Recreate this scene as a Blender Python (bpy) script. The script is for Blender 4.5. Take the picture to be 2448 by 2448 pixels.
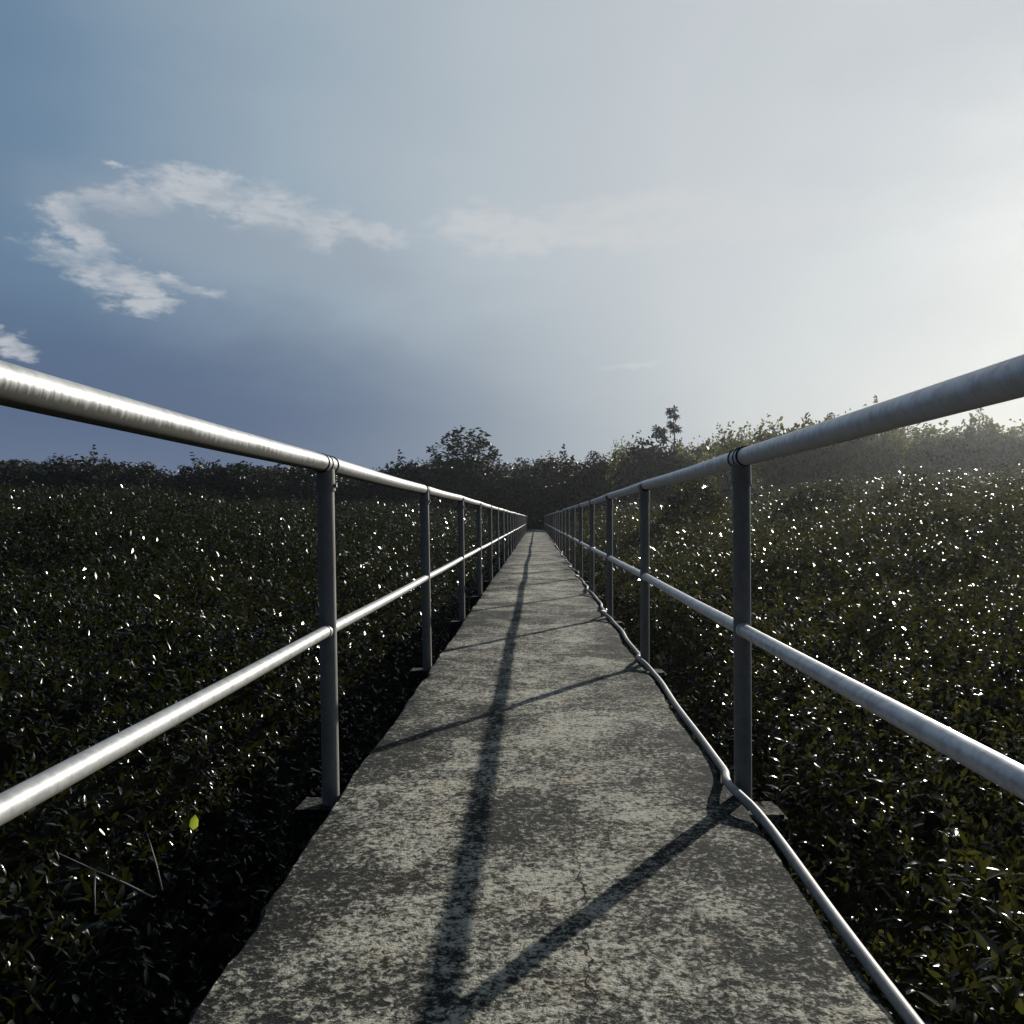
import bpy, bmesh, math, random
import numpy as np
from mathutils import Vector, Matrix, Euler

random.seed(7)
RNG = np.random.default_rng(11)
R = math.radians
PI = math.pi
scene = bpy.context.scene
for o in list(bpy.data.objects):
    bpy.data.objects.remove(o)
COL = scene.collection

# ------------------------------------------------------------------ camera
H = 0.83                      # eye above the deck
F = 2080.0 / 2448.0           # focal length over picture width
cam_d = bpy.data.cameras.new('camera')
cam = bpy.data.objects.new('camera', cam_d)
COL.objects.link(cam)
cam.location = (0, 0, H)
cam.rotation_euler = (R(90.44), 0, R(1.57))
cam_d.sensor_width = 36
cam_d.lens = 36 * F
cam_d.clip_start = 0.02
cam_d.clip_end = 5000
scene.camera = cam
CM = Euler(cam.rotation_euler).to_matrix()

def ray(px, py):
    v = Vector(((px - 1224) / 2080.0, (1224 - py) / 2080.0, -1.0))
    return CM @ v

def at(px, py, Y):
    d = ray(px, py)
    t = Y / d.y
    return Vector((d.x * t, Y, H + d.z * t))

# ------------------------------------------------------------------ sun and sky
SUN = Vector((0.926, 1.4435, 0.59)).normalized()
SUN_EL = math.asin(SUN.z)
SUN_AZ = math.atan2(SUN.x, SUN.y)
ld = bpy.data.lights.new('sun', 'SUN')
ld.energy = 5.0
ld.angle = R(0.55)
ld.color = (1.0, 0.95, 0.86)
sun = bpy.data.objects.new('sun', ld)
COL.objects.link(sun)
sun.location = SUN * 60
sun.rotation_euler = SUN.to_track_quat('Z', 'Y').to_euler()

scene.view_settings.view_transform = 'Standard'
scene.view_settings.look = 'None'
scene.view_settings.exposure = 0.0
scene.view_settings.gamma = 1.0
scene.view_settings.use_curve_mapping = False
cy = scene.cycles
cy.use_denoising = True
cy.max_bounces = 4
cy.diffuse_bounces = 2
cy.glossy_bounces = 2
cy.transmission_bounces = 2
cy.transparent_max_bounces = 4
cy.volume_bounces = 0
cy.sample_clamp_indirect = 3.0
cy.caustics_reflective = False
cy.caustics_refractive = False

world = bpy.data.worlds.new('World')
scene.world = world
world.use_nodes = True
WT = world.node_tree
WT.nodes.clear()

class G:
    """tiny node helper"""
    def __init__(s, nt): s.nt = nt
    def n(s, typ, **kw):
        nd = s.nt.nodes.new(typ)
        for k, v in kw.items(): setattr(nd, k, v)
        return nd
    def put(s, sock, v):
        if isinstance(v, bpy.types.NodeSocket): s.nt.links.new(v, sock)
        elif v is not None:
            try: sock.default_value = v
            except Exception: sock.default_value = (*v, 1.0)
    def m(s, op, a, b=None, c=None, clamp=False):
        nd = s.n('ShaderNodeMath', operation=op); nd.use_clamp = clamp
        s.put(nd.inputs[0], a)
        if b is not None: s.put(nd.inputs[1], b)
        if c is not None: s.put(nd.inputs[2], c)
        return nd.outputs[0]
    def v(s, op, a, b=None):
        nd = s.n('ShaderNodeVectorMath', operation=op)
        s.put(nd.inputs[0], a)
        if b is not None: s.put(nd.inputs[1], b)
        return nd.outputs['Value'] if op in ('DOT_PRODUCT', 'LENGTH') else nd.outputs[0]
    def step(s, x, a, b, lo=0.0, hi=1.0):
        nd = s.n('ShaderNodeMapRange', interpolation_type='SMOOTHSTEP')
        s.put(nd.inputs['Value'], x)
        nd.inputs['From Min'].default_value = a; nd.inputs['From Max'].default_value = b
        nd.inputs['To Min'].default_value = lo; nd.inputs['To Max'].default_value = hi
        return nd.outputs[0]
    def mix(s, f, a, b, mode='MIX'):
        nd = s.n('ShaderNodeMixRGB', blend_type=mode)
        s.put(nd.inputs[0], f); s.put(nd.inputs[1], a); s.put(nd.inputs[2], b)
        return nd.outputs[0]
    def noise(s, vec, scale, detail=4, rough=0.55, dist=0.0, out=0):
        nd = s.n('ShaderNodeTexNoise')
        s.put(nd.inputs['Vector'], vec)
        nd.inputs['Scale'].default_value = scale
        nd.inputs['Detail'].default_value = detail
        nd.inputs['Roughness'].default_value = rough
        nd.inputs['Distortion'].default_value = dist
        return nd.outputs[out]
    def ramp(s, f, stops, interp='LINEAR'):
        nd = s.n('ShaderNodeValToRGB')
        nd.color_ramp.interpolation = interp
        e = nd.color_ramp.elements
        while len(e) < len(stops): e.new(0.5)
        for el, (p, c) in zip(e, stops):
            el.position = p
            el.color = (*c, 1) if len(c) == 3 else c
        s.put(nd.inputs[0], f)
        return nd.outputs[0]
    def xyz(s, v):
        nd = s.n('ShaderNodeSeparateXYZ'); s.put(nd.inputs[0], v); return nd.outputs
    def comb(s, x, y, z=0.0):
        nd = s.n('ShaderNodeCombineXYZ')
        s.put(nd.inputs[0], x); s.put(nd.inputs[1], y); s.put(nd.inputs[2], z)
        return nd.outputs[0]

def build_sky():
    g = G(WT)
    tc = g.n('ShaderNodeTexCoord')
    d = g.v('NORMALIZE', tc.outputs['Generated'])
    X, Y, Z = g.xyz(d)[:3]
    az = g.m('MULTIPLY', g.m('ARCTAN2', X, Y), 180 / PI)
    el = g.m('MULTIPLY', g.m('ARCSINE', Z), 180 / PI)
    ang = g.m('MULTIPLY', g.m('ARCCOSINE', g.v('DOT_PRODUCT', d, tuple(SUN))), 180 / PI)
    sky = g.n('ShaderNodeTexSky', sky_type='NISHITA')
    sky.sun_disc = False
    sky.sun_elevation = SUN_EL
    sky.sun_rotation = SUN_AZ
    sky.air_density = 1.2
    sky.dust_density = 2.0
    sky.ozone_density = 2.0
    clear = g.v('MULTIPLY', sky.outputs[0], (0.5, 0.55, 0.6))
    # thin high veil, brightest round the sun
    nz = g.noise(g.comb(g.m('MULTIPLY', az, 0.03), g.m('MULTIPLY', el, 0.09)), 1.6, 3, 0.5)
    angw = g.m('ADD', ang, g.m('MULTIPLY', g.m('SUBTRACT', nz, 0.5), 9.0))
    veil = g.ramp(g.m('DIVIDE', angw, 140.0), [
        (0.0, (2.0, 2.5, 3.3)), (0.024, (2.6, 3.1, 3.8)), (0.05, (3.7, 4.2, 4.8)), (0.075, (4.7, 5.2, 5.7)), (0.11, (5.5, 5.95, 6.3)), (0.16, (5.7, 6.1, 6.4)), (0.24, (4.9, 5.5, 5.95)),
        (0.32, (3.55, 4.4, 5.15)), (0.42, (1.7, 2.65, 3.8)), (0.54, (0.8, 1.3, 2.25)), (0.7, (0.3, 0.45, 0.75)), (1.0, (0.2, 0.3, 0.45))])  # last stops dim the unseen sky behind to hold ambient light down
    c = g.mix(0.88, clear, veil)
    # cloud bank low in the west: slate blue body
    big = g.noise(g.comb(g.m('MULTIPLY', az, 0.02), g.m('MULTIPLY', el, 0.07)), 2.2, 4, 0.55, 0.4)
    elw = g.m('ADD', el, g.m('MULTIPLY', g.m('SUBTRACT', big, 0.5), 9.0))
    bank = g.m('MULTIPLY', g.step(elw, 17.5, 5.0), g.step(az, 15.0, -22.0))
    c = g.mix(g.m('MULTIPLY', bank, 0.92), c, (0.8, 1.2, 2.2, 1))
    bank2 = g.m('MULTIPLY', g.step(elw, 10.0, 1.0), g.step(az, 30.0, 8.0))
    c = g.mix(g.m('MULTIPLY', bank2, 0.3), c, (2.9, 3.4, 4.2, 1))
    # cumulus rims, laid out by compass bearing and elevation
    w1 = g.noise(g.comb(g.m('MULTIPLY', az, 0.1), g.m('MULTIPLY', el, 0.2)), 3.0, 6, 0.6, 0.3, out=1)
    warp = g.v('MULTIPLY', g.v('SUBTRACT', w1, (0.5, 0.5, 0.5)), (3.0, 1.7, 0.0))
    pos = g.v('ADD', g.comb(az, el), warp)
    fine = g.noise(g.comb(g.m('MULTIPLY', az, 0.18), g.m('MULTIPLY', el, 0.42)), 3.4, 8, 0.62, 0.2)

    def field(blobs):
        best = None
        for (dx, dy, rx, ry, rot) in blobs:
            k = 2448 / 1932
            v0 = ray(dx * k, dy * k).normalized()
            a0 = math.degrees(math.atan2(v0.x, v0.y)); e0 = math.degrees(math.asin(v0.z))
            deg = math.degrees(k / 2080)
            mp = g.n('ShaderNodeMapping', vector_type='TEXTURE')
            g.put(mp.inputs['Vector'], pos)
            mp.inputs['Location'].default_value = (a0, e0, 0)
            mp.inputs['Rotation'].default_value = (0, 0, R(-rot))
            mp.inputs['Scale'].default_value = (rx * deg, ry * deg, 1)
            f = g.m('SUBTRACT', 1.0, g.v('LENGTH', mp.outputs[0]))
            best = f if best is None else g.m('SMOOTH_MAX', best, f, 0.35)
        return best
    body = g.step(field([(330, 430, 260, 85, 8), (560, 470, 260, 70, 8)]), -0.25, 0.75)
    c = g.mix(g.m('MULTIPLY', body, 0.62), c, (3.1, 3.65, 4.35, 1))
    rims = field([(375, 358, 130, 44, 0), (250, 380, 130, 32, -8), (490, 396, 150, 48, 12), (585, 424, 100, 56, 5),
                  (715, 445, 95, 26, 3), (128, 396, 62, 26, -10), (150, 497, 100, 36, 18), (160, 448, 50, 34, 40),
                  (235, 534, 110, 38, 22), (275, 578, 62, 22, -5), (350, 541, 80, 16, 6), (18, 640, 38, 16, 0), (35, 662, 42, 16, 0)])
    puff = g.noise(g.comb(g.m('MULTIPLY', az, 0.1), g.m('MULTIPLY', el, 0.24)), 2.6, 5, 0.6, 0.3)
    r = g.step(g.m('ADD', rims, g.m('MULTIPLY', g.m('SUBTRACT', fine, 0.5), 2.1)), -0.02, 0.72)
    hollow = g.step(field([(330, 445, 210, 66, 8), (520, 452, 90, 34, 0)]), 0.05, 0.6, 1.0, 0.25)
    r = g.m('MULTIPLY', r, hollow)
    c = g.mix(g.m('MULTIPLY', r, g.step(puff, 0.34, 0.6, 0.3, 0.95)), c, (5.0, 5.3, 5.7, 1))
    faint = field([(890, 420, 110, 46, -8), (1000, 440, 180, 54, -4), (1230, 390, 280, 40, -3), (1420, 420, 320, 56, 0), (1150, 450, 240, 40, 0),
                   (1190, 690, 75, 10, -8), (210, 306, 30, 6, 0)])
    r2 = g.step(g.m('ADD', faint, g.m('MULTIPLY', g.m('SUBTRACT', fine, 0.5), 1.6)), 0.0, 0.9)
    c = g.mix(g.m('MULTIPLY', r2, 0.6), c, (6.2, 6.3, 6.4, 1))
    # unseen sky overhead darkened to deep blue, cutting the ambient light
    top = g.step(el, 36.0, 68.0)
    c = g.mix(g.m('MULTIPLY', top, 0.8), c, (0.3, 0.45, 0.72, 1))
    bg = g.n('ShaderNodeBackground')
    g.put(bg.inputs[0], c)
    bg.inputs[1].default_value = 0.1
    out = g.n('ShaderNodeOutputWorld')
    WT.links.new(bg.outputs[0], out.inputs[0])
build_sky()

# ------------------------------------------------------------------ materials
def newmat(name):
    m = bpy.data.materials.new(name)
    m.use_nodes = True
    nt = m.node_tree
    nt.nodes.clear()
    g = G(nt)
    out = g.n('ShaderNodeOutputMaterial')
    p = g.n('ShaderNodeBsdfPrincipled')
    nt.links.new(p.outputs[0], out.inputs[0])
    return m, g, p, out

def mat_concrete(name, crack=False, tone=1.0):
    m, g, p, out = newmat(name)
    co = g.n('ShaderNodeTexCoord').outputs['Object']
    X, Y, Z = g.xyz(co)[:3]
    lich = g.noise(co, 62, 6, 0.66, 0.5)
    med = g.noise(co, 17, 5, 0.65, 0.4)
    big = g.noise(co, 2.3, 4, 0.6, 0.5)
    edge = g.step(g.m('ABSOLUTE', g.m('SUBTRACT', X, 0.03)), 0.22, 0.62)
    mix = g.m('ADD', g.m('MULTIPLY', lich, 0.5), g.m('ADD', g.m('MULTIPLY', med, 0.26), g.m('MULTIPLY', g.noise(co, 150, 4, 0.7, 0.3), 0.24)))
    mix = g.m('ADD', mix, g.m('MULTIPLY', g.m('SUBTRACT', big, 0.5), 0.30))
    mix = g.m('ADD', mix, g.m('MULTIPLY', g.m('SUBTRACT', g.noise(co, 0.75, 3, 0.6, 0.3), 0.53), 0.16))
    patch = g.step(g.noise(co, 11, 5, 0.7, 0.5), 0.57, 0.66)
    mix = g.m('SUBTRACT', mix, g.m('MULTIPLY', patch, 0.03))
    mix = g.m('SUBTRACT', mix, g.m('MULTIPLY', edge, 0.034))
    col = g.ramp(mix, [(0.425, (0.011 * tone, 0.0135 * tone, 0.012 * tone)), (0.468, (0.042 * tone, 0.042 * tone, 0.036 * tone)),
                       (0.505, (0.215 * tone, 0.212 * tone, 0.175 * tone)), (0.56, (0.5 * tone, 0.485 * tone, 0.405 * tone))])
    warm = g.noise(co, 5.0, 3, 0.6)
    col = g.mix(g.step(warm, 0.52, 0.72, 0, 0.5), col, g.mix(1.0, col, (1.0, 0.86, 0.7, 1), 'MULTIPLY'))
    hgt = g.m('ADD', g.m('MULTIPLY', lich, 0.7), g.m('MULTIPLY', g.noise(co, 190, 4, 0.6), 0.5))
    if crack:
        wob = g.m('MULTIPLY', g.m('SUBTRACT', g.noise(co, 9, 5, 0.7), 0.5), 0.10)
        dx = g.m('ABSOLUTE', g.m('SUBTRACT', g.m('ADD', X, wob), 0.1))
        wide = g.m('MULTIPLY', g.step(g.noise(co, 14, 2), 0.42, 0.6, 0.25, 1.0), 0.004)
        line = g.m('LESS_THAN', dx, wide)
        line = g.m('MULTIPLY', line, g.step(Y, 2.75, 2.45))
        col = g.mix(line, col, (0.012, 0.012, 0.011, 1))
        hgt = g.m('SUBTRACT', hgt, g.m('MULTIPLY', line, 1.2))
    b = g.n('ShaderNodeBump')
    b.inputs['Strength'].default_value = 0.9
    b.inputs['Distance'].default_value = 0.010
    g.put(b.inputs['Height'], hgt)
    g.put(p.inputs['Base Color'], col)
    g.put(p.inputs['Normal'], b.outputs[0])
    p.inputs['Roughness'].default_value = 0.93
    p.inputs['Specular IOR Level'].default_value = 0.2
    return m

def mat_pipe(name, base, grime, metallic=0.65, rough=0.38, amount=1.0, low=-0.35, high=0.05):
    m, g, p, out = newmat(name)
    co = g.n('ShaderNodeTexCoord').outputs['Object']
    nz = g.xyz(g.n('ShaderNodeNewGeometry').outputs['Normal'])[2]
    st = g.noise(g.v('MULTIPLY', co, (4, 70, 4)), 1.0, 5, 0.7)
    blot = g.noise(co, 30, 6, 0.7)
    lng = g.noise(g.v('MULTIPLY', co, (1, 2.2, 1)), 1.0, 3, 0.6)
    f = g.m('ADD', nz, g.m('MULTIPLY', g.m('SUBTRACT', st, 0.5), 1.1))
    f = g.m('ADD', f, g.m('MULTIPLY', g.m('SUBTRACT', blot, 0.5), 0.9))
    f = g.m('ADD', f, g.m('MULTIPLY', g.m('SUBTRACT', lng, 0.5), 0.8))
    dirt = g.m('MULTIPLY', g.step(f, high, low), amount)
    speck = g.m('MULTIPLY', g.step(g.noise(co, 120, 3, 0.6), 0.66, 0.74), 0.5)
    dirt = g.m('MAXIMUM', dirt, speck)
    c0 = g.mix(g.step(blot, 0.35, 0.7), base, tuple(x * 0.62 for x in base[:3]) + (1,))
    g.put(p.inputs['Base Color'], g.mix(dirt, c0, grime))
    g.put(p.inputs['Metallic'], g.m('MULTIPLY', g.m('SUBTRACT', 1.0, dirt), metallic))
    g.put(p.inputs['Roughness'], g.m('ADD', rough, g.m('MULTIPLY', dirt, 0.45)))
    b = g.n('ShaderNodeBump')
    b.inputs['Strength'].default_value = 0.25
    b.inputs['Distance'].default_value = 0.002
    g.put(b.inputs['Height'], blot)
    g.put(p.inputs['Normal'], b.outputs[0])
    return m

def mat_leaf(name, ca, cb, rough=0.155, trans=0.22, tcol=(0.10, 0.12, 0.02)):
    m, g, p, out = newmat(name)
    geo = g.n('ShaderNodeNewGeometry')
    rnd = geo.outputs['Random Per Island']
    co = g.n('ShaderNodeTexCoord').outputs['Object']
    f = g.m('ADD', g.m('MULTIPLY', rnd, 0.7), g.m('MULTIPLY', g.noise(co, 0.7, 3, 0.6), 0.4))
    col = g.mix(f, (*ca, 1), (*cb, 1))
    g.put(p.inputs['Base Color'], col)
    g.put(p.inputs['Roughness'], g.m('ADD', rough, g.m('MULTIPLY', rnd, 0.12)))
    p.inputs['IOR'].default_value = 1.42
    p.inputs['Specular IOR Level'].default_value = 0.36
    t = g.n('ShaderNodeBsdfTranslucent')
    g.put(t.inputs[0], g.mix(rnd, (*tcol, 1), tuple(x * 1.7 for x in tcol) + (1,)))
    mx = g.n('ShaderNodeMixShader')
    mx.inputs[0].default_value = trans
    g.nt.links.new(p.outputs[0], mx.inputs[1])
    g.nt.links.new(t.outputs[0], mx.inputs[2])
    g.nt.links.new(mx.outputs[0], out.inputs[0])
    return m

def mat_plain(name, col, rough=0.8, var=0.3, scale=12):
    m, g, p, out = newmat(name)
    co = g.n('ShaderNodeTexCoord').outputs['Object']
    n = g.noise(co, scale, 5, 0.65)
    g.put(p.inputs['Base Color'], g.mix(n, tuple(c * (1 - var) for c in col) + (1,), tuple(c * (1 + var) for c in col) + (1,)))
    p.inputs['Roughness'].default_value = rough
    p.inputs['Specular IOR Level'].default_value = 0.0 if name == 'mud' else 0.4
    return m

# weathered metals, concrete and leaves
M_DECK = mat_concrete('weathered_concrete', crack=True)
M_BEAM = mat_concrete('mossy_concrete', tone=0.5)
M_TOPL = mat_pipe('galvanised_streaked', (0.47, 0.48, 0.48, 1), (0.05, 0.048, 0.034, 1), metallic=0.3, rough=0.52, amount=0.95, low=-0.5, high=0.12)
M_TOPR = mat_pipe('galvanised_grey', (0.74, 0.76, 0.79, 1), (0.5, 0.5, 0.49, 1), metallic=0.3, rough=0.4, amount=0.7, low=-0.8, high=-0.2)  # pale underside: veiling glare put into the grime colour
M_MIDL = mat_pipe('galvanised_dusty', (0.47, 0.48, 0.48, 1), (0.2, 0.19, 0.14, 1), metallic=0.3, rough=0.52, amount=0.8, low=-0.6, high=-0.1)
M_POST = mat_pipe('post_steel', (0.38, 0.37, 0.35, 1), (0.14, 0.13, 0.115, 1), metallic=0.65, rough=0.66, amount=0.5, low=-0.2, high=0.5)
M_GAPSHADE = mat_plain('joint_gap_shade', (0.012, 0.012, 0.011), 0.9)  # near-black rings: shade at the sleeve ends put into the colour
M_HOSE = mat_pipe('pale_hose', (0.37, 0.365, 0.34, 1), (0.07, 0.095, 0.08, 1), metallic=0.0, rough=0.55, amount=0.9, low=-0.7, high=0.1)
M_MUD = mat_plain('mud', (0.006, 0.0058, 0.005), 0.9, 0.4, 3)
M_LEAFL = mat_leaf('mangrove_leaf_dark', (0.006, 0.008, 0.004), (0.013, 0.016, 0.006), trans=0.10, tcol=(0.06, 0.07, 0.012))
M_LEAFR = mat_leaf('mangrove_leaf_olive_lit', (0.018, 0.0195, 0.006), (0.046, 0.046, 0.012), trans=0.17, tcol=(0.095, 0.096, 0.02))  # lighter copy of the left leaf, backlight put into its colour
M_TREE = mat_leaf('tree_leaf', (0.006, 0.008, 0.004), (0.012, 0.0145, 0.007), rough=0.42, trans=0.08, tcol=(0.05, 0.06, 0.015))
M_TREER = mat_leaf('tree_leaf_olive_lit', (0.02, 0.026, 0.009), (0.04, 0.046, 0.015), rough=0.45, trans=0.34, tcol=(0.15, 0.155, 0.03))  # lighter, more translucent tree leaf: backlight and glare put into its colour
M_PALM = mat_leaf('palmate_leaf', (0.01, 0.013, 0.007), (0.018, 0.021, 0.01), rough=0.6, trans=0.06, tcol=(0.05, 0.06, 0.015))
M_BARK = mat_plain('bark', (0.07, 0.06, 0.05), 0.9, 0.4, 20)
M_TWIG = mat_plain('dry_twig', (0.36, 0.34, 0.3), 0.7, 0.3, 40)
M_YLEAF = mat_leaf('yellow_green_leaf', (0.16, 0.2, 0.03), (0.2, 0.24, 0.04), trans=0.55, tcol=(0.32, 0.38, 0.04))

# ------------------------------------------------------------------ object helpers
def obj(name, me, mat=None, parent=None):
    o = bpy.data.objects.new(name, me)
    COL.objects.link(o)
    if mat is not None and me is not None and len(me.materials) == 0:
        for mm in (mat if isinstance(mat, (list, tuple)) else [mat]):
            me.materials.append(mm)
    if parent is not None: o.parent = parent
    return o

def tag(o, label=None, cat=None, group=None, kind=None):
    if label: o['label'] = label
    if cat: o['category'] = cat
    if group: o['group'] = group
    if kind: o['kind'] = kind
    return o

def thing(name, label, cat, loc=(0, 0, 0), group=None):
    o = bpy.data.objects.new(name, None)
    o.empty_display_size = 0.2
    COL.objects.link(o)
    o.location = loc
    return tag(o, label, cat, group)

def np_mesh(name, V, loops, starts, totals, smooth=True, mats=None):
    me = bpy.data.meshes.new(name)
    me.vertices.add(len(V)); me.vertices.foreach_set('co', np.asarray(V, np.float32).ravel())
    me.loops.add(len(loops)); me.loops.foreach_set('vertex_index', np.asarray(loops, np.int32))
    me.polygons.add(len(starts))
    me.polygons.foreach_set('loop_start', np.asarray(starts, np.int32))
    me.polygons.foreach_set('loop_total', np.asarray(totals, np.int32))
    if smooth: me.polygons.foreach_set('use_smooth', np.ones(len(starts), bool))
    if mats is not None: me.polygons.foreach_set('material_index', np.asarray(mats, np.int32))
    me.update(calc_edges=True)
    return me

class MB:
    def __init__(s): s.V = []; s.F = []; s.M = []
    def tube(s, pts, rad, n=12, mat=0, cap=True):
        pts = [Vector(p) for p in pts]
        rad = rad if hasattr(rad, '__len__') else [rad] * len(pts)
        base = len(s.V)
        up = None
        for i, p in enumerate(pts):
            t = (pts[min(i + 1, len(pts) - 1)] - pts[max(i - 1, 0)]).normalized()
            if up is None:
                up = Vector((0, 0, 1)) if abs(t.z) < 0.9 else Vector((1, 0, 0))
            a = t.cross(up).normalized(); b = a.cross(t).normalized(); up = b
            for k in range(n):
                w = 2 * PI * k / n
                s.V.append(p + (a * math.cos(w) + b * math.sin(w)) * rad[i])
        for i in range(len(pts) - 1):
            for k in range(n):
                s.F.append((base + i * n + k, base + i * n + (k + 1) % n, base + (i + 1) * n + (k + 1) % n, base + (i + 1) * n + k)); s.M.append(mat)
        if cap:
            s.F.append(tuple(base + k for k in range(n))[::-1]); s.M.append(mat)
            e = base + (len(pts) - 1) * n
            s.F.append(tuple(e + k for k in range(n))); s.M.append(mat)
        return s
    def box(s, c, d, mat=0, bev=0.0, rough=0.0):
        bm = bmesh.new()
        bmesh.ops.create_cube(bm, size=1)
        for v in bm.verts: v.co = Vector((v.co.x * d[0], v.co.y * d[1], v.co.z * d[2]))
        if bev: bmesh.ops.bevel(bm, geom=bm.edges[:], offset=bev, segments=2, affect='EDGES')
        base = len(s.V)
        bm.verts.ensure_lookup_table()
        for v in bm.verts:
            s.V.append(v.co + Vector(c) + Vector([random.uniform(-rough, rough) for _ in range(3)]))
        for f in bm.faces: s.F.append(tuple(base + v.index for v in f.verts)); s.M.append(mat)
        bm.free()
        return s
    def mesh(s, name, smooth=True):
        me = bpy.data.meshes.new(name)
        me.from_pydata([tuple(v) for v in s.V], [], s.F)
        me.polygons.foreach_set('use_smooth', [smooth] * len(s.F))
        me.polygons.foreach_set('material_index', s.M)
        bm = bmesh.new(); bm.from_mesh(me)
        bmesh.ops.recalc_face_normals(bm, faces=bm.faces[:])
        bm.to_mesh(me); bm.free()
        return me

def sharp(me, deg=40):
    me.set_sharp_from_angle(angle=R(deg))
    return me

def vnoise(x, y, seed=0):
    """smooth value noise on numpy arrays, 0..1"""
    xi = np.floor(x).astype(np.int64); yi = np.floor(y).astype(np.int64)
    xf = x - xi; yf = y - yi
    xf = xf * xf * (3 - 2 * xf); yf = yf * yf * (3 - 2 * yf)
    def h(a, b):
        n = (a * 374761393 + b * 668265263 + seed * 974711) & 0xffffffff
        n = ((n ^ (n >> 13)) * 1274126177) & 0xffffffff
        return ((n ^ (n >> 16)) & 0xffff) / 65535.0
    return (h(xi, yi) * (1 - xf) + h(xi + 1, yi) * xf) * (1 - yf) + (h(xi, yi + 1) * (1 - xf) + h(xi + 1, yi + 1) * xf) * yf

# ------------------------------------------------------------------ ground and walkway
GZ = -1.35
def build_ground():
    s = 440
    n = 60
    ax = np.sign(np.linspace(-1, 1, n)) * np.abs(np.linspace(-1, 1, n)) ** 2.2 * s
    xx, yy = np.meshgrid(ax, ax + 60)
    zz = GZ + (vnoise(xx * 0.3, yy * 0.3, 3) - 0.5) * 0.16
    V = np.stack([xx.ravel(), yy.ravel(), zz.ravel()], 1)
    F = []
    for j in range(n - 1):
        for i in range(n - 1):
            a = j * n + i; F.append((a, a + 1, a + n + 1, a + n))
    L = np.array(F).ravel()
    me = np_mesh('ground', V, L, np.arange(len(F)) * 4, np.full(len(F), 4))
    tag(obj('ground', me, M_MUD), kind='structure')
build_ground()

XL, XR = -0.592, 0.600
Y0, Y1 = -5.0, 66.0
SP = 2.348
POST_Y = [2.63 + SP * k for k in range(-3, 28) if 2.63 + SP * k < Y1]

def build_walkway():
    ys = []
    y = Y0
    while y < Y1:
        ys.append(y)
        y += 0.035 if y < 6 else (0.09 if y < 16 else 0.4)
    ys.append(Y1)
    ys = np.array(ys)
    def edge(seed):
        e = (vnoise(ys * 9, ys * 0 + 1, seed) - 0.5) * 0.010 + (vnoise(ys * 28, ys * 0 + 5, seed) - 0.5) * 0.008 + (vnoise(ys * 1.1, ys * 0 + 3, seed) - 0.5) * 0.018
        chip = np.maximum(vnoise(ys * 5, ys * 0 + 9, seed + 4) - 0.8, 0) * 0.10
        return e, chip
    eL, cL = edge(1); eR, cR = edge(2)
    xl = XL + eL + cL; xr = XR + eR - cR
    wav = (vnoise(ys * 0.5, ys * 0, 8) - 0.5) * 0.016
    NX = 20
    prof = []
    prof.append((xl + 0.004, np.full_like(ys, -0.16)))
    prof.append((xl - 0.002, np.full_like(ys, -0.05)))
    prof.append((xl, wav - 0.012))
    for i in range(NX + 1):
        t = i / NX
        x = (xl + 0.010) * (1 - t) + (xr - 0.010) * t
        z = wav + (vnoise(x * 7 + 20, ys * 7, 5) - 0.5) * 0.006
        prof.append((x, z))
    prof.append((xr, wav - 0.012))
    prof.append((xr + 0.002, np.full_like(ys, -0.05)))
    prof.append((xr - 0.004, np.full_like(ys, -0.16)))
    P = len(prof); N = len(ys)
    V = np.zeros((N, P, 3))
    for k, (x, z) in enumerate(prof):
        V[:, k, 0] = x; V[:, k, 1] = ys; V[:, k, 2] = z
    F = []
    for j in range(N - 1):
        for k in range(P):
            a = j * P + k; b = j * P + (k + 1) % P
            F.append((a, b, b + P, a + P))
    L = np.array(F).ravel()
    starts = list(np.arange(len(F)) * 4); tot = [4] * len(F)
    caps = list(range(P))[::-1] + [(N - 1) * P + k for k in range(P)]
    starts += [len(L), len(L) + P]; tot += [P, P]
    me = np_mesh('walkway', V.reshape(-1, 3), np.concatenate([L, caps]), starts, tot)
    bm = bmesh.new(); bm.from_mesh(me); bmesh.ops.recalc_face_normals(bm, faces=bm.faces[:]); bm.to_mesh(me); bm.free()
    sharp(me, 50)
    w = obj('walkway', me, M_DECK)
    tag(w, 'long narrow weathered concrete walkway running straight to the trees', 'walkway', kind='structure')
    mb = MB(); mb.box((0.005, 0, -0.135), (1.46, 0.15, 0.20), bev=0.012, rough=0.003)
    bme = mb.mesh('crossbeam', smooth=False)
    pb = MB()
    for sx in (-0.5, 0.5): pass
    pile = MB(); pile.tube([(0, 0, -2.0), (0, 0, -0.236)], [0.085, 0.08], 14)
    pme = pile.mesh('pile'); sharp(pme)
    for y in POST_Y:
        b = obj('crossbeam', bme, M_BEAM, w); b.location = (0, y, 0)
        for sx in (-0.42, 0.42):
            p = obj('pile', pme, M_BEAM, b); p.location = (sx, 0, 0)
build_walkway()

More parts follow.
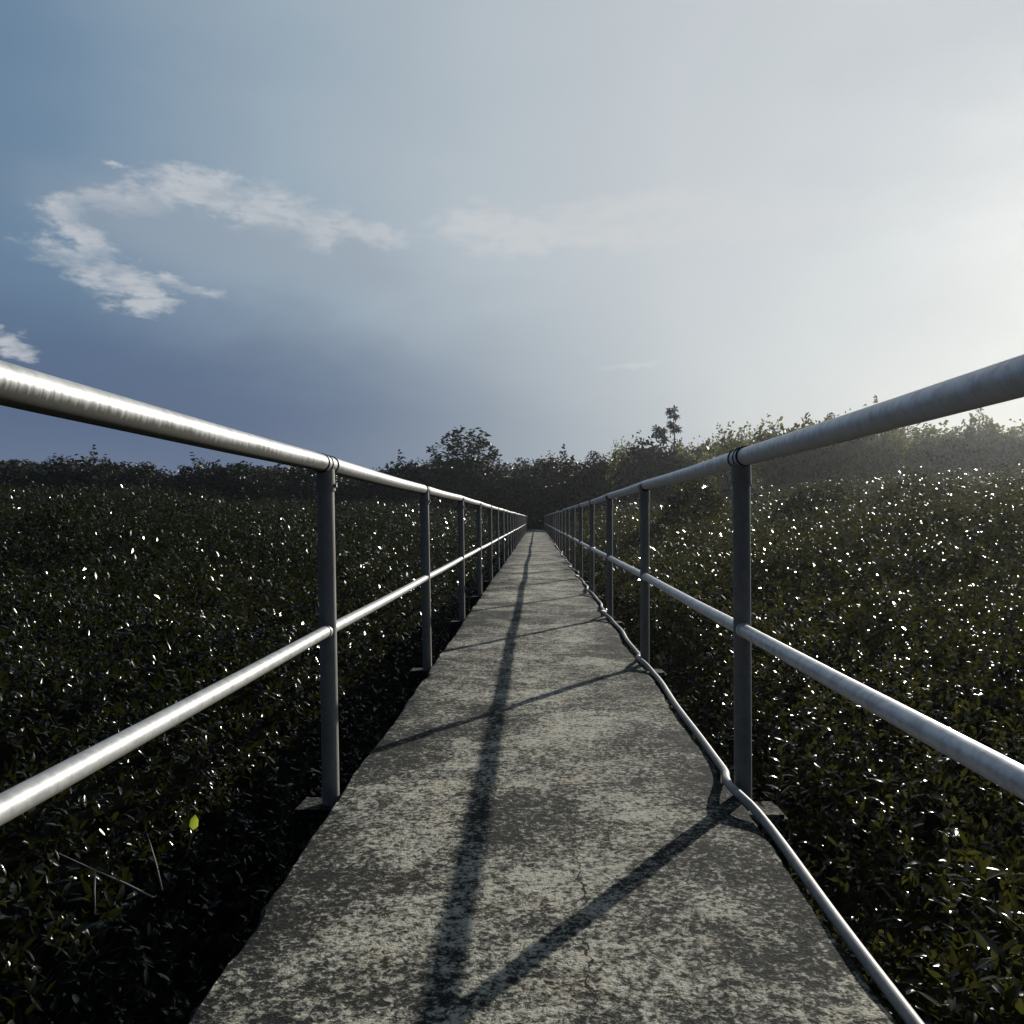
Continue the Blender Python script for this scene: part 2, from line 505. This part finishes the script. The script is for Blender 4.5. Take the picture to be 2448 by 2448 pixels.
# ------------------------------------------------------------------ railings
def build_railing(side, label, m_top, m_mid):
    xb = -0.622 if side < 0 else 0.620          # post foot
    xt = -0.640 if side < 0 else 0.618          # top rail
    zt = 1.2 * H if side < 0 else 1.222 * H
    zm = 0.59 * H if side < 0 else 0.6 * H
    r_top, r_mid, r_post = 0.0262, (0.0172 if side < 0 else 0.0195), 0.0258
    root = thing('railing', label, 'railing', (xb, 0, 0), 'pipe railings along the walkway')
    rnd = random.Random(5 + side)
    ys = [Y0 + 0.05] + POST_Y + [Y1 - 0.05]
    jx = [rnd.uniform(-0.006, 0.006) * (1 if y > 4 else 0.2) for y in ys]
    jz = [rnd.uniform(-0.007, 0.007) * (1 if y > 4 else 0.2) for y in ys]
    dense = []
    for i in range(len(ys) - 1):
        for t in (0.0, 0.06, 0.35, 0.65, 0.94):
            s = t * t * (3 - 2 * t)
            sag = -0.004 * math.sin(PI * t)
            dense.append((ys[i] * (1 - t) + ys[i + 1] * t, jx[i] * (1 - s) + jx[i + 1] * s, jz[i] * (1 - s) + jz[i + 1] * s + sag))
    dense.append((ys[-1], jx[-1], jz[-1]))
    lean = (xt - xb)
    top = MB().tube([(lean + a, y, zt + b) for (y, a, b) in dense], r_top, 28)
    obj('top_rail', sharp(top.mesh('top_rail')), m_top, root)
    xm = lean * zm / zt
    mid = MB().tube([(xm + a * 0.7, y, zm + b * 0.8) for (y, a, b) in dense], r_mid, 24)
    obj('mid_rail', sharp(mid.mesh('mid_rail')), m_mid, root)
    # one post, its tee fitting and its mid-rail collar, in the frame of the post
    L = math.hypot(zt, lean)
    post = sharp(MB().tube([(0, 0, -0.036), (0, 0, 0.3), (0, 0, 0.7), (0, 0, L - r_top * 0.6)], r_post, 28).mesh('post'))
    tf = MB()
    tf.tube([(0, -0.052, L), (0, 0.052, L)], r_top + 0.0005, 28)
    tf.tube([(0, -0.060, L), (0, -0.0522, L)], r_top + 0.0036, 28, mat=1)
    tf.tube([(0, 0.0522, L), (0, 0.060, L)], r_top + 0.0036, 28, mat=1)
    tf.tube([(0, -0.012, L), (0, -0.006, L)], r_top + 0.0031, 28, mat=1)
    tf.tube([(0, 0, L - 0.075), (0, 0, L - 0.018)], [r_post + 0.0035, r_post + 0.002], 28, mat=2)
    tf.tube([(0, 0, L - 0.082), (0, 0, L - 0.0755)], r_post + 0.0045, 28, mat=2)
    tf.tube([(-side * 0.02, -0.004, L - 0.066), (-side * 0.036, -0.004, L - 0.066)], [0.0075, 0.006], 10)
    tme = sharp(tf.mesh('tee_fitting'))
    zc = zm * L / zt
    mc = MB()
    mc.tube([(0, -0.036, zc), (0, 0.036, zc)], r_mid + 0.003, 24)
    mme = sharp(mc.mesh('weld_collar'))
    for i, y in enumerate(POST_Y):
        k = ys.index(y)
        p = obj('post', post, M_POST, root)
        p.location = (0, y, 0)
        ang = math.atan2(lean + jx[k], zt)
        p.rotation_euler = (0, ang, rnd.uniform(-0.03, 0.03))
        t = obj('tee_fitting', tme, [m_top, M_GAPSHADE, M_POST], p)
        c = obj('weld_collar', mme, m_mid, p)
    return root
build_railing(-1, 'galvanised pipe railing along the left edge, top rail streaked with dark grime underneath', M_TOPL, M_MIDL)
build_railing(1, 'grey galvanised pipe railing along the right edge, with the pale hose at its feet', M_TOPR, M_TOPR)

# ------------------------------------------------------------------ hose along the right edge
def build_hose():
    pts = []
    y = Y0 + 0.3
    rnd = random.Random(3)
    r = 0.0125
    amp = {i: rnd.uniform(0.75, 1.2) for i in range(60)}
    while y < Y1 - 1:
        k = (y - 2.63) / SP
        i = round(k)
        d = (k - i) * SP + 0.03
        a = amp[i + 5]
        bump = math.exp(-(d / 0.17) ** 2) * a
        wig = 0.011 * math.sin(y * 2.9 + 1) + 0.007 * math.sin(y * 6.1) + 0.012 * math.sin(y * 1.13 + 2) * math.sin(y * 0.37)
        far = min(1, max(0, (y - 4) / 8))
        x = 0.622 - 0.062 * bump + wig * (0.45 + 1.1 * far)
        z = r + 0.003 + 0.034 * bump + 0.005 * math.sin(y * 4.3) * far
        z -= 0.010 * (1 - bump) * min(1.5, max(0, (x - 0.600) / 0.02))
        pts.append((x, y, z))
        y += 0.045 if y < 14 else 0.15
    me = sharp(MB().tube(pts, r, 18).mesh('hose'), 60)
    tag(obj('hose', me, M_HOSE), 'long pale hose snaking along the right edge of the concrete walkway', 'hose')
build_hose()

# ------------------------------------------------------------------ leaves
LEAF8 = (np.array([[0, 0], [0.28, -0.43], [0.30, 0], [0.28, 0.43], [0.68, -0.40], [0.70, 0], [0.68, 0.40], [1, 0]]),
         [(0, 1, 2), (0, 2, 3), (1, 4, 5, 2), (2, 5, 6, 3), (4, 7, 5), (5, 7, 6)])
LEAF4 = (np.array([[0, 0], [0.5, -0.5], [1, 0], [0.5, 0.5]]), [(0, 1, 2, 3)])

def unit(a):
    return a / np.maximum(np.linalg.norm(a, axis=1, keepdims=True), 1e-6)

def leaf_geo(P, D, Nn, L, W, rng, tmpl=LEAF4, bend=0.45, fold=0.32):
    n = len(P)
    T, F = tmpl
    S = unit(np.cross(D, Nn)); Nn = np.cross(S, D)
    k = len(T)
    u = T[:, 0]; w = T[:, 1]
    bd = (rng.random(n) - 0.25) * bend * 2
    off = -(u ** 2)[None, :] * bd[:, None] * L[:, None] + (np.abs(w) * fold)[None, :] * W[:, None]
    V = P[:, None, :] + D[:, None, :] * (u[None, :] * L[:, None])[..., None] + S[:, None, :] * (w[None, :] * W[:, None])[..., None] + Nn[:, None, :] * off[..., None]
    V = V.reshape(-1, 3)
    base = (np.arange(n) * k)
    fl = np.concatenate([np.array(f) for f in F])
    ft = np.array([len(f) for f in F])
    loops = (base[:, None] + fl[None, :]).ravel()
    tot = np.tile(ft, n)
    return V, loops, tot

def leaf_mesh(name, parts):
    Vs, Ls, Ts = [], [], []
    o = 0
    for V, l, t in parts:
        Vs.append(V); Ls.append(l + o); Ts.append(t); o += len(V)
    V = np.concatenate(Vs); l = np.concatenate(Ls); t = np.concatenate(Ts)
    st = np.concatenate([[0], np.cumsum(t)[:-1]])
    return np_mesh(name, V, l, st, t)

def shoots(C, k, L, rng, tmpl, spread=1.0, up=0.55, aspect=0.46, size_j=0.35, tilt=0.35):
    """k leaves round every shoot tip in C, each leaf rising outward; returns leaf geometry"""
    n = len(C)
    ax = unit(np.stack([rng.normal(0, tilt, n), rng.normal(0, tilt, n), np.ones(n)], 1))
    ax = np.repeat(ax, k, 0)
    Cc = np.repeat(C, k, 0)
    LL = np.repeat(np.broadcast_to(L, (n,)), k)
    m = n * k
    a = rng.random(m) * 2 * PI
    hgt = rng.random(m)
    out = np.stack([np.cos(a), np.sin(a), np.zeros(m)], 1)
    D = unit(out * (0.55 + 0.6 * rng.random(m))[:, None] + ax * (up * (0.2 + 1.4 * hgt))[:, None] + rng.normal(0, 0.15, (m, 3)))
    P = Cc + ax * ((hgt - 0.6) * LL * 2.2 * spread)[:, None] + rng.normal(0, 0.12, (m, 3)) * LL[:, None]
    Nn = unit(ax * 1.0 - out * 0.3 + rng.normal(0, 0.5, (m, 3)))
    ls = LL * (1 - size_j + 2 * size_j * rng.random(m))
    return leaf_geo(P, D, Nn, ls, ls * aspect * (0.8 + 0.4 * rng.random(m)), rng, tmpl)

def canopy(x, y, side):
    t = np.abs(x) - 0.6
    t = t - np.interp(y, [0, 2.2, 3.5, 8, 20], [0.0, 0.1, 0.75, 0.9, 0.7]) * (1.0 if side > 0 else 0.75) * np.exp(-t / 2.2)
    if side < 0:
        z = np.interp(t, [0.2, 0.5, 1.2, 3, 8, 20, 40, 90], [-1.0, -0.7, -0.20, 0.20, 0.66, 1.1, 1.6, 2.2])
    else:
        z = np.interp(t, [0.15, 0.4, 1.1, 3, 8, 20, 40, 90], [-0.80, -0.48, -0.10, 0.40, 1.10, 2.1, 3.7, 5.0])
    far = np.interp(y, [0, 12, 40, 64, 75], [0, 0.05, 0.3, 0.9, 2.4])
    amp = np.interp(t, [0.3, 1.5, 5, 20], [0.12, 0.5, 1.0, 2.0])
    b = (vnoise(x * 0.9, y * 0.9, 21) - 0.5) * 0.5 + (vnoise(x * 0.33 + 9, y * 0.33, 22) - 0.5) * 0.8 + (vnoise(x * 2.3, y * 2.3, 23) - 0.5) * 0.25
    return z + far * np.minimum(1, t / 3 + 0.25) + b * amp

def sample_area(rng, n, side, ya, yb, slope=0.66, pad=2.0, inner=0.32):
    """points over the strip beside the walkway, out to just beyond the view"""
    y = rng.uniform(ya, yb, int(n * 1.0))
    wmax = slope * np.maximum(y, 0) + pad
    wM = slope * max(yb, 0) + pad
    keep = rng.random(len(y)) < wmax / wM
    y = y[keep]; wmax = wmax[keep]
    x = 0.6 + inner + rng.random(len(y)) * wmax
    return x * side, y

def build_thicket(side, name, label, mat):
    rng = np.random.default_rng(30 + side)
    parts = []
    def zone(dens, ya, yb, L, k, tmpl, depth, up, pad=2.5, inner=(0.5 if side < 0 else 0.32), pw=1.0, asp=0.38):
        area = (yb - ya) * (0.66 * max(yb, 0) + pad)
        x, y = sample_area(rng, int(area * dens), side, ya, yb, pad=pad, inner=inner)
        zc = canopy(x, y, side)
        dd = rng.exponential(1.0, len(x)) * depth
        out = rng.random(len(x)) < 0.07
        dd = np.where(out, -rng.random(len(x)) * (0.07 + 1.1 * L), dd)
        z = np.maximum(zc - dd, GZ + 0.08)
        LL = np.clip(L * (0.7 + 0.6 * vnoise(x * 1.3, y * 1.3, 40)), 0.03, 1)
        parts.append(shoots(np.stack([x, y, z], 1), k, LL, rng, tmpl, up=up, aspect=asp))
    zone(410, -1.5, 3.2, 0.049, 8, LEAF8, 0.26, 1.0)
    zone(265, 3.2, 7.5, 0.051, 8, LEAF8, 0.20, 0.95)
    zone(140, 7.5, 15, 0.066, 8, LEAF4, 0.22, 0.8)
    zone(75, 15, 28, 0.088, 7, LEAF4, 0.3, 0.6)
    zone(30, 28, 48, 0.128, 7, LEAF4, 0.4, 0.6)
    zone(14.0, 48, 68, 0.175, 7, LEAF4, 0.6, 0.6)
    me = leaf_mesh(name, parts)
    o = obj(name, me, mat)
    tag(o, label, 'mangrove shrubs', kind='stuff')
    print(name, len(me.polygons))
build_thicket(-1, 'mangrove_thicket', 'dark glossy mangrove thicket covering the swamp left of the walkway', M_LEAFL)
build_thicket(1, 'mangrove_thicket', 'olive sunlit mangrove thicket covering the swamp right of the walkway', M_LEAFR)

# far wood behind the separate trees
SKY = [(-300, 1105), (0, 1108), (141, 1102), (232, 1112), (265, 1126), (315, 1112), (426, 1146), (493, 1126), (551, 1112), (646, 1122),
       (800, 1128), (900, 1130), (962, 1124), (1020, 1116), (1210, 1114), (1264, 1108), (1335, 1108), (1376, 1114), (1420, 1105), (1470, 1085),
       (1520, 1075), (1600, 1075), (1680, 1072), (1760, 1055), (1850, 1030), (1960, 1012), (2100, 1022), (2277, 1040), (2400, 1030), (2800, 1030)]
def build_woods():
    rng = np.random.default_rng(77)
    n = 42000
    x = rng.uniform(-66, 72, n); y = rng.uniform(78, 92, n)
    px = 1281 + x / y * 2080
    sk = np.interp(px, [a for a, b in SKY], [b for a, b in SKY]) - 16
    ztop = H + (1240 - sk) / 2080 * 78 - (vnoise(x * 0.5, y * 0.5, 50)) * 1.2
    z = ztop - rng.random(n) ** 1.4 * (ztop + 1.0)
    g1 = shoots(np.stack([x, y, z], 1), 7, np.full(n, 0.34), rng, LEAF4, up=0.4, tilt=0.6)
    o = obj('woods', leaf_mesh('woods', [g1]), M_TREE)
    tag(o, 'dark wood closing the view behind the separate trees', 'woods', kind='stuff')
build_woods()

# ------------------------------------------------------------------ trees
def crown_mesh(seed, n_cl, per, leaf, style, asp=0.5):
    """unit crown: centre at origin, radius about 1 in x,y and z; clumps spread through the volume with gaps between"""
    rng = np.random.default_rng(seed)
    if style == 'dome':
        d = unit(rng.normal(0, 1, (n_cl, 3)))
        r = rng.random(n_cl) ** 0.42
        C = d * r[:, None]
        lob = 0.80 + 0.32 * vnoise(np.arctan2(C[:, 1], C[:, 0]) * 1.7 + 10, C[:, 2] * 2.2 + 5, seed)
        C = C * lob[:, None]
    elif style == 'lobes':
        K = 7
        lc = unit(rng.normal(0, 1, (K, 3))) * (0.35 + 0.3 * rng.random((K, 1)))
        lc[:, 2] = np.abs(lc[:, 2]) * 0.9 - 0.15
        which = rng.integers(0, K, n_cl)
        C = lc[which] + unit(rng.normal(0, 1, (n_cl, 3))) * (rng.random((n_cl, 1)) ** 0.4) * 0.46
        low = rng.random(n_cl) < 0.35
        C[low] = np.stack([rng.normal(0, 0.5, low.sum()), rng.normal(0, 0.5, low.sum()), rng.uniform(-1.0, 0.1, low.sum())], 1)
    elif style == 'sparse':
        t = rng.random(n_cl)
        a = rng.integers(0, 9, n_cl) * 0.7 + rng.normal(0, 0.12, n_cl)
        C = np.stack([np.cos(a) * t, np.sin(a) * t, -0.6 + 1.5 * t * (0.6 + 0.4 * np.sin(a * 3.1)) + rng.normal(0, 0.05, n_cl)], 1)
    k = per
    g1 = shoots(C, k, np.full(n_cl, leaf) * (0.7 + 0.6 * rng.random(n_cl)), rng, LEAF4, up=0.3, aspect=asp, tilt=0.7)
    return leaf_mesh('crown', [g1]), C

def trunk_mesh(C, base_z, seed, thick=0.06):
    """tapered trunk from base_z up into a unit crown, limbs out to some clumps"""
    rnd = random.Random(seed)
    mb = MB()
    p0 = Vector((0, 0, base_z)); fork = Vector((rnd.uniform(-.1, .1), rnd.uniform(-.1, .1), -0.45)); top = Vector((rnd.uniform(-.15, .15), rnd.uniform(-.15, .15), 0.55))
    mid = p0.lerp(fork, 0.5) + Vector((rnd.uniform(-.06, .06), rnd.uniform(-.06, .06), 0))
    mb.tube([p0, mid, fork, fork.lerp(top, 0.5), top], [thick * 1.5, thick * 1.1, thick, thick * 0.6, thick * 0.2], 9)
    for i in range(10):
        c = Vector(C[rnd.randrange(len(C))]) * 0.9
        s = fork.lerp(top, rnd.uniform(0, 0.8))
        m1 = s.lerp(c, 0.5) + Vector((0, 0, rnd.uniform(-0.1, 0.12)))
        mb.tube([s, m1, c], [thick * 0.5, thick * 0.3, thick * 0.1], 6)
    return mb.mesh('trunk')

VAR = {}
def variant(kind):
    if kind not in VAR:
        cfg = {'dense': (201, 1000, 7, 0.105, 'dome', 0.52), 'dense_b': (202, 1000, 7, 0.10, 'lobes', 0.52), 'dense_c': (207, 800, 7, 0.12, 'lobes', 0.5),
               'rosette': (203, 300, 11, 0.11, 'dome', 0.5), 'airy': (204, 320, 7, 0.11, 'lobes', 0.5), 'sparse': (205, 190, 5, 0.10, 'sparse', 0.45)}[kind]
        me, C = crown_mesh(*cfg)
        VAR[kind] = (me, trunk_mesh(C, -2.0, cfg[0]))
    return VAR[kind]

def tree(name, kind, px, py, wpx, Y, mat, label, group=None, low=None, rz=0.0):
    """a tree whose top stands at picture point (px,py) and depth Y"""
    top = at(px, py, Y)
    w = wpx / 2080 * Y / 2 * 1.05
    hgt = top.z - (GZ)
    ch = hgt * (low if low else 0.40)          # half height of the crown
    cr, tr = variant(kind)
    root = thing(name, label, 'tree', (top.x, Y, GZ - 0.05), group)
    root.rotation_euler = (0, 0, rz)
    zc = hgt - ch
    me = cr if cr.users == 0 or (len(cr.materials) and cr.materials[0] == mat) else None
    if me is None:
        key = (kind, mat.name)
        if key not in VAR: VAR[key] = cr.copy(); VAR[key].materials.clear()
        me = VAR[key]
    c = obj('crown', me, mat, root); c.location = (0, 0, zc); c.scale = (w, w, ch)
    t = obj('trunk', tr, M_BARK, root); t.location = (0, 0, zc); t.scale = (w * 0.7, w * 0.7, zc / 2.0 * 1.0)
    return root

LEFT_G = 'trees of the low treeline at left'
LEFT_L = 'low dark bushy tree in the unbroken treeline on the left horizon'
lt = [(-130, 1100, 240, 66), (40, 1096, 190, 64), (145, 1088, 210, 66), (235, 1103, 140, 68), (318, 1097, 140, 64), (385, 1112, 120, 67),
      (470, 1116, 120, 66), (553, 1095, 170, 64), (640, 1108, 140, 68), (730, 1118, 150, 66), (820, 1122, 140, 70), (905, 1122, 130, 72), (972, 1113, 130, 70), (1026, 1105, 80, 74)]
for i, (px, py, w, Y) in enumerate(lt):
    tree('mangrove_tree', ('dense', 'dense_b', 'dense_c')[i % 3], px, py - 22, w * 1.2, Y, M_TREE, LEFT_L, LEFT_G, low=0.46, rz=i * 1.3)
tree('rosette_tree', 'rosette', 1108, 1024, 190, 76, M_TREE, 'tall round-topped tree with clustered leaves standing above the treeline left of the path end', low=0.33)
tree('dense_tree', 'dense_b', 1105, 1070, 210, 79, M_TREE, 'dark bushy tree directly below and behind the clustered-leaf tree', low=0.47)
tree('mangrove_tree', 'dense_c', 1245, 1085, 150, 76, M_TREE, 'low dark tree between the clustered-leaf tree and the round black one', low=0.47, rz=2)
tree('round_tree', 'dense', 1335, 1077, 155, 73, M_TREE, 'rounded black tree straight above the end of the walkway', low=0.48)
tree('small_tree', 'dense_b', 1423, 1050, 100, 72, M_TREE, 'small bushy tree right of the rounded black one at the walkway end', low=0.44)
tree('pale_tree', 'airy', 1484, 1024, 70, 70, M_TREER, 'small pale open tree leaning out beside a dark bushy crown', low=0.4)
tree('dense_tree', 'dense_c', 1545, 1004, 155, 70, M_TREE, 'dark bushy tree at the foot of the tall thin palmate tree', low=0.47, rz=1)
tree('wispy_tree', 'sparse', 1668, 1026, 100, 68, M_TREER, 'wispy half-bare tree right of the tall thin palmate tree', low=0.3)
tree('dense_tree', 'dense_b', 1655, 1028, 185, 70, M_TREER, 'low olive tree under the wispy half-bare one', low=0.47, rz=2.2)
tree('airy_tree', 'airy', 1740, 984, 140, 66, M_TREER, 'open-crowned tree left of the near right post with gaps in its leaves', low=0.42, rz=0.6)
tree('airy_tree', 'airy', 1795, 984, 105, 64, M_TREER, 'narrow open-crowned tree just touching the right top rail', low=0.42, rz=2.9)
RG = 'trees of the hazy treeline at right'
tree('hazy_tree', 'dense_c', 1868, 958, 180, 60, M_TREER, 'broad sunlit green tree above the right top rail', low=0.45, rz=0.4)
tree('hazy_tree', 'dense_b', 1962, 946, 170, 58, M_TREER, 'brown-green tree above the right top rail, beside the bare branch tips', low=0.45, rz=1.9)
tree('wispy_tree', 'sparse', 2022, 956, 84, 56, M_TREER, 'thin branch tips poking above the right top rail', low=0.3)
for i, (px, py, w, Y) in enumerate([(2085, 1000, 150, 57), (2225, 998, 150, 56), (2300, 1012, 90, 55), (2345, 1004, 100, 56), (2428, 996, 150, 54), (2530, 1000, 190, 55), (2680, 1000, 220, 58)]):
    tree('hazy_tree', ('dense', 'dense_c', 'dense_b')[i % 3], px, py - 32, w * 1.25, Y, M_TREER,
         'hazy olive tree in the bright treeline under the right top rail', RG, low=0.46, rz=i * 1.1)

tree('airy_tree', 'airy', 1612, 1022, 125, 71, M_TREE, 'loose dark tree wrapped round the trunk of the tall thin palmate tree', low=0.42, rz=4.1)

def build_palmate_tree():
    Y = 69
    top = at(1606, 975, Y)
    root = thing('palmate_tree', 'tall thin tree with big star-shaped leaves rising above the right treeline', 'tree', (top.x, Y, GZ - 0.05))
    rng = np.random.default_rng(9)
    hgt = top.z - GZ
    mb = MB()
    mb.tube([(0, 0, 0), (0.12, 0, hgt * 0.5), (0.22, 0, hgt * 0.8), (0.1, 0, hgt)], [0.11, 0.08, 0.05, 0.03], 9)
    mb.tube([(0.2, 0, hgt * 0.74), (-0.4, 0.05, hgt * 0.78), (-0.95, 0, hgt * 0.87)], [0.045, 0.035, 0.02], 7)
    heads = [Vector((0.05, 0, hgt)), Vector((0.2, 0, hgt * 0.90)), Vector((-0.95, 0, hgt * 0.87)), Vector((-0.6, 0.1, hgt * 0.845))]
    P, D, N, L = [], [], [], []
    for h in heads:
        for q in range(7):
            a = rng.random() * 2 * PI
            c = h + Vector((math.cos(a) * 0.3, math.sin(a) * 0.3, rng.uniform(-0.85, 0.0)))
            mb.tube([h, c], [0.012, 0.008], 5)
            for f in range(8):
                b = f / 8 * 2 * PI
                dv = Vector((math.cos(b), math.sin(b) * 0.6, math.sin(b) * 0.75 - 0.1)).normalized()
                P.append(c); D.append(dv); L.append(rng.uniform(0.34, 0.5)); N.append(Vector((rng.normal(0, 0.2), -0.5, 1)).normalized())
    g1 = leaf_geo(np.array(P), np.array(D), np.array(N), np.array(L), np.array(L) * 0.42, rng, LEAF4)
    obj('trunk', mb.mesh('trunk'), M_BARK, root)
    obj('crown', leaf_mesh('crown', [g1]), M_PALM, root)
build_palmate_tree()

# ------------------------------------------------------------------ shrubs that stand out of the thicket
def shrub(px, py, Y, wpx, hm, mat, label, seed, leaf):
    """a rounded mangrove bush whose top stands at picture point (px,py) and depth Y"""
    rng = np.random.default_rng(seed)
    top = at(px, py, Y)
    w = wpx / 2080 * Y / 2
    n = int(min(900, 4.5 * w * w / (leaf * leaf) + 60))
    d = unit(rng.normal(0, 1, (n, 3))); d[:, 2] = np.abs(d[:, 2])
    rr = (0.45 + 0.55 * rng.random(n) ** 0.5) * (0.85 + 0.3 * vnoise(d[:, 0] * 3 + 7, d[:, 1] * 3 + 7, seed))
    C = d * rr[:, None] * np.array([w, w, hm])
    root = thing('mangrove_shrub', label, 'shrub', (top.x, Y, top.z - hm), None)
    obj('foliage', leaf_mesh('foliage', [shoots(C, 8, np.full(n, leaf), rng, LEAF4, up=0.6)]), mat, root)
    mb = MB()
    foot = GZ - (top.z - hm)
    for q in range(7):
        c = C[rng.integers(0, n)] * 0.85
        mb.tube([(c[0] * 0.15, c[1] * 0.15, foot), (c[0] * 0.4, c[1] * 0.4, min(0, foot * 0.3)), tuple(c)], [0.022, 0.016, 0.006], 6)
    obj('stem', mb.mesh('stem'), M_BARK, root)

shrub(1960, 1150, 24, 230, 1.3, M_LEAFR, 'rounded olive shrub mound right of the near right post, below the hazy trees', 1, 0.11)
shrub(2190, 1148, 22, 260, 1.4, M_LEAFR, 'wide olive shrub mound lit yellowish, second to the right of the near right post', 2, 0.11)
shrub(2420, 1165, 19, 240, 1.3, M_LEAFR, 'yellowish sunlit shrub mound at the right edge of the picture', 3, 0.10)
shrub(1660, 1150, 27, 170, 1.3, M_LEAFR, 'dark green shrub behind the rail between the first two right posts', 4, 0.12)
shrub(140, 1185, 30, 260, 1.4, M_LEAFL, 'dull shrub mound below the dark treeline at far left', 5, 0.12)
shrub(420, 1182, 32, 230, 1.4, M_LEAFL, 'dull shrub mound below the dip in the dark left treeline', 6, 0.12)

# ------------------------------------------------------------------ small near things
def twig(name, label, pts_list, r):
    o0 = Vector(pts_list[0][0])
    mb = MB()
    for pts in pts_list:
        P = [Vector(p) - o0 for p in pts]
        mb.tube(P, [r * (1 - 0.5 * i / (len(P) - 1)) for i in range(len(P))], 7)
    o = obj(name, mb.mesh(name), M_TWIG)
    o.location = o0
    tag(o, label, 'twig')
def pix(px, py, Y): return tuple(at(px, py, Y))
twig('dry_twig', 'pale forked dry twig in the dark gap at lower left',
     [[pix(365, 2145, 2.35), pix(300, 2112, 2.4), pix(228, 2081, 2.45), pix(140, 2040, 2.55)],
      [pix(228, 2081, 2.45), pix(226, 2130, 2.42), pix(228, 2180, 2.38)]], 0.0026)
twig('dry_twig', 'thin straight dry stem standing below the yellow-green leaf at left',
     [[pix(388, 2128, 2.5), pix(375, 2070, 2.55), pix(352, 1992, 2.62)]], 0.0022)

def sprig(name, label, px, py, Y, hgt, n, leaf, mat, seed, cat='plant'):
    rng = np.random.default_rng(seed)
    top = at(px, py, Y)
    root = thing(name, label, cat, (top.x, Y, top.z - hgt))
    mb = MB(); mb.tube([(0.02, 0, -0.25), (0, 0.01, 0), (0.01, 0, hgt * 0.6), (0, 0, hgt)], [0.005, 0.004, 0.003, 0.0015], 6)
    obj('stem', mb.mesh('stem'), M_BARK, root)
    P, D, N = [], [], []
    for i in range(n):
        t = (i + 1) / n
        a = i * 2.4 + rng.random() * 0.4
        P.append((0.005, 0, hgt * t * 0.98))
        D.append(unit(np.array([[math.cos(a), math.sin(a), 0.5 + 0.9 * t]]))[0])
        N.append(unit(np.array([[-math.cos(a) * 0.6, -math.sin(a) * 0.6, 1.0]]))[0])
    L = leaf * (0.8 + 0.4 * rng.random(n))
    obj('leaf', leaf_mesh('leaf', [leaf_geo(np.array(P), np.array(D), np.array(N), L, L * 0.42, rng, LEAF8)]), mat, root)
sprig('seedling', 'young mangrove shoot growing beside the foot of the near right post', 1862, 1790, 2.9, 0.16, 14, 0.042, M_LEAFR, 3)
sprig('leafy_shoot', 'leafy shoot poking above the right top rail far down the walkway', 1384, 1196, 13.0, 0.5, 26, 0.10, M_LEAFL, 5)

def yellow_leaf():
    top = at(462, 1958, 2.62)
    root = thing('yellow_leaf_plant', 'single bright yellow-green leaf on a thin stem among dark leaves at lower left', 'plant', (top.x, 2.62, top.z - 0.2))
    mb = MB(); mb.tube([(-0.03, 0.02, 0.08), (-0.012, 0.005, 0.13), (0, 0, 0.168)], [0.002, 0.0018, 0.0012], 6)
    obj('stem', mb.mesh('stem'), M_BARK, root)
    rng = np.random.default_rng(4)
    obj('leaf', leaf_mesh('leaf', [leaf_geo(np.array([[0, 0, 0.166]]), np.array([[0.08, 0.1, 1.0]]) / 1.01, np.array([[0.3, -1.0, 0.1]]) / 1.05, np.array([0.046]), np.array([0.03]), rng, LEAF8, bend=0.1)]), M_YLEAF, root)
yellow_leaf()

# ------------------------------------------------------------------ added haze standing in for lens glare near the sun
def build_glare_haze():
    mb = MB(); mb.box((0, 60, 3.7), (900, 900, 12.6))
    me = mb.mesh('haze', smooth=False)
    m = bpy.data.materials.new('haze'); m.use_nodes = True
    nt = m.node_tree; nt.nodes.clear()
    out = nt.nodes.new('ShaderNodeOutputMaterial'); pv = nt.nodes.new('ShaderNodeVolumePrincipled')
    pv.inputs['Color'].default_value = (0.83, 0.87, 0.91, 1)
    pv.inputs['Density'].default_value = 0.0005
    pv.inputs['Anisotropy'].default_value = 0.845
    nt.links.new(pv.outputs[0], out.inputs['Volume'])
    o = obj('haze', me, m)
    tag(o, 'thin pale haze added to stand in for lens glare near the low sun', 'haze', kind='stuff')
build_glare_haze()
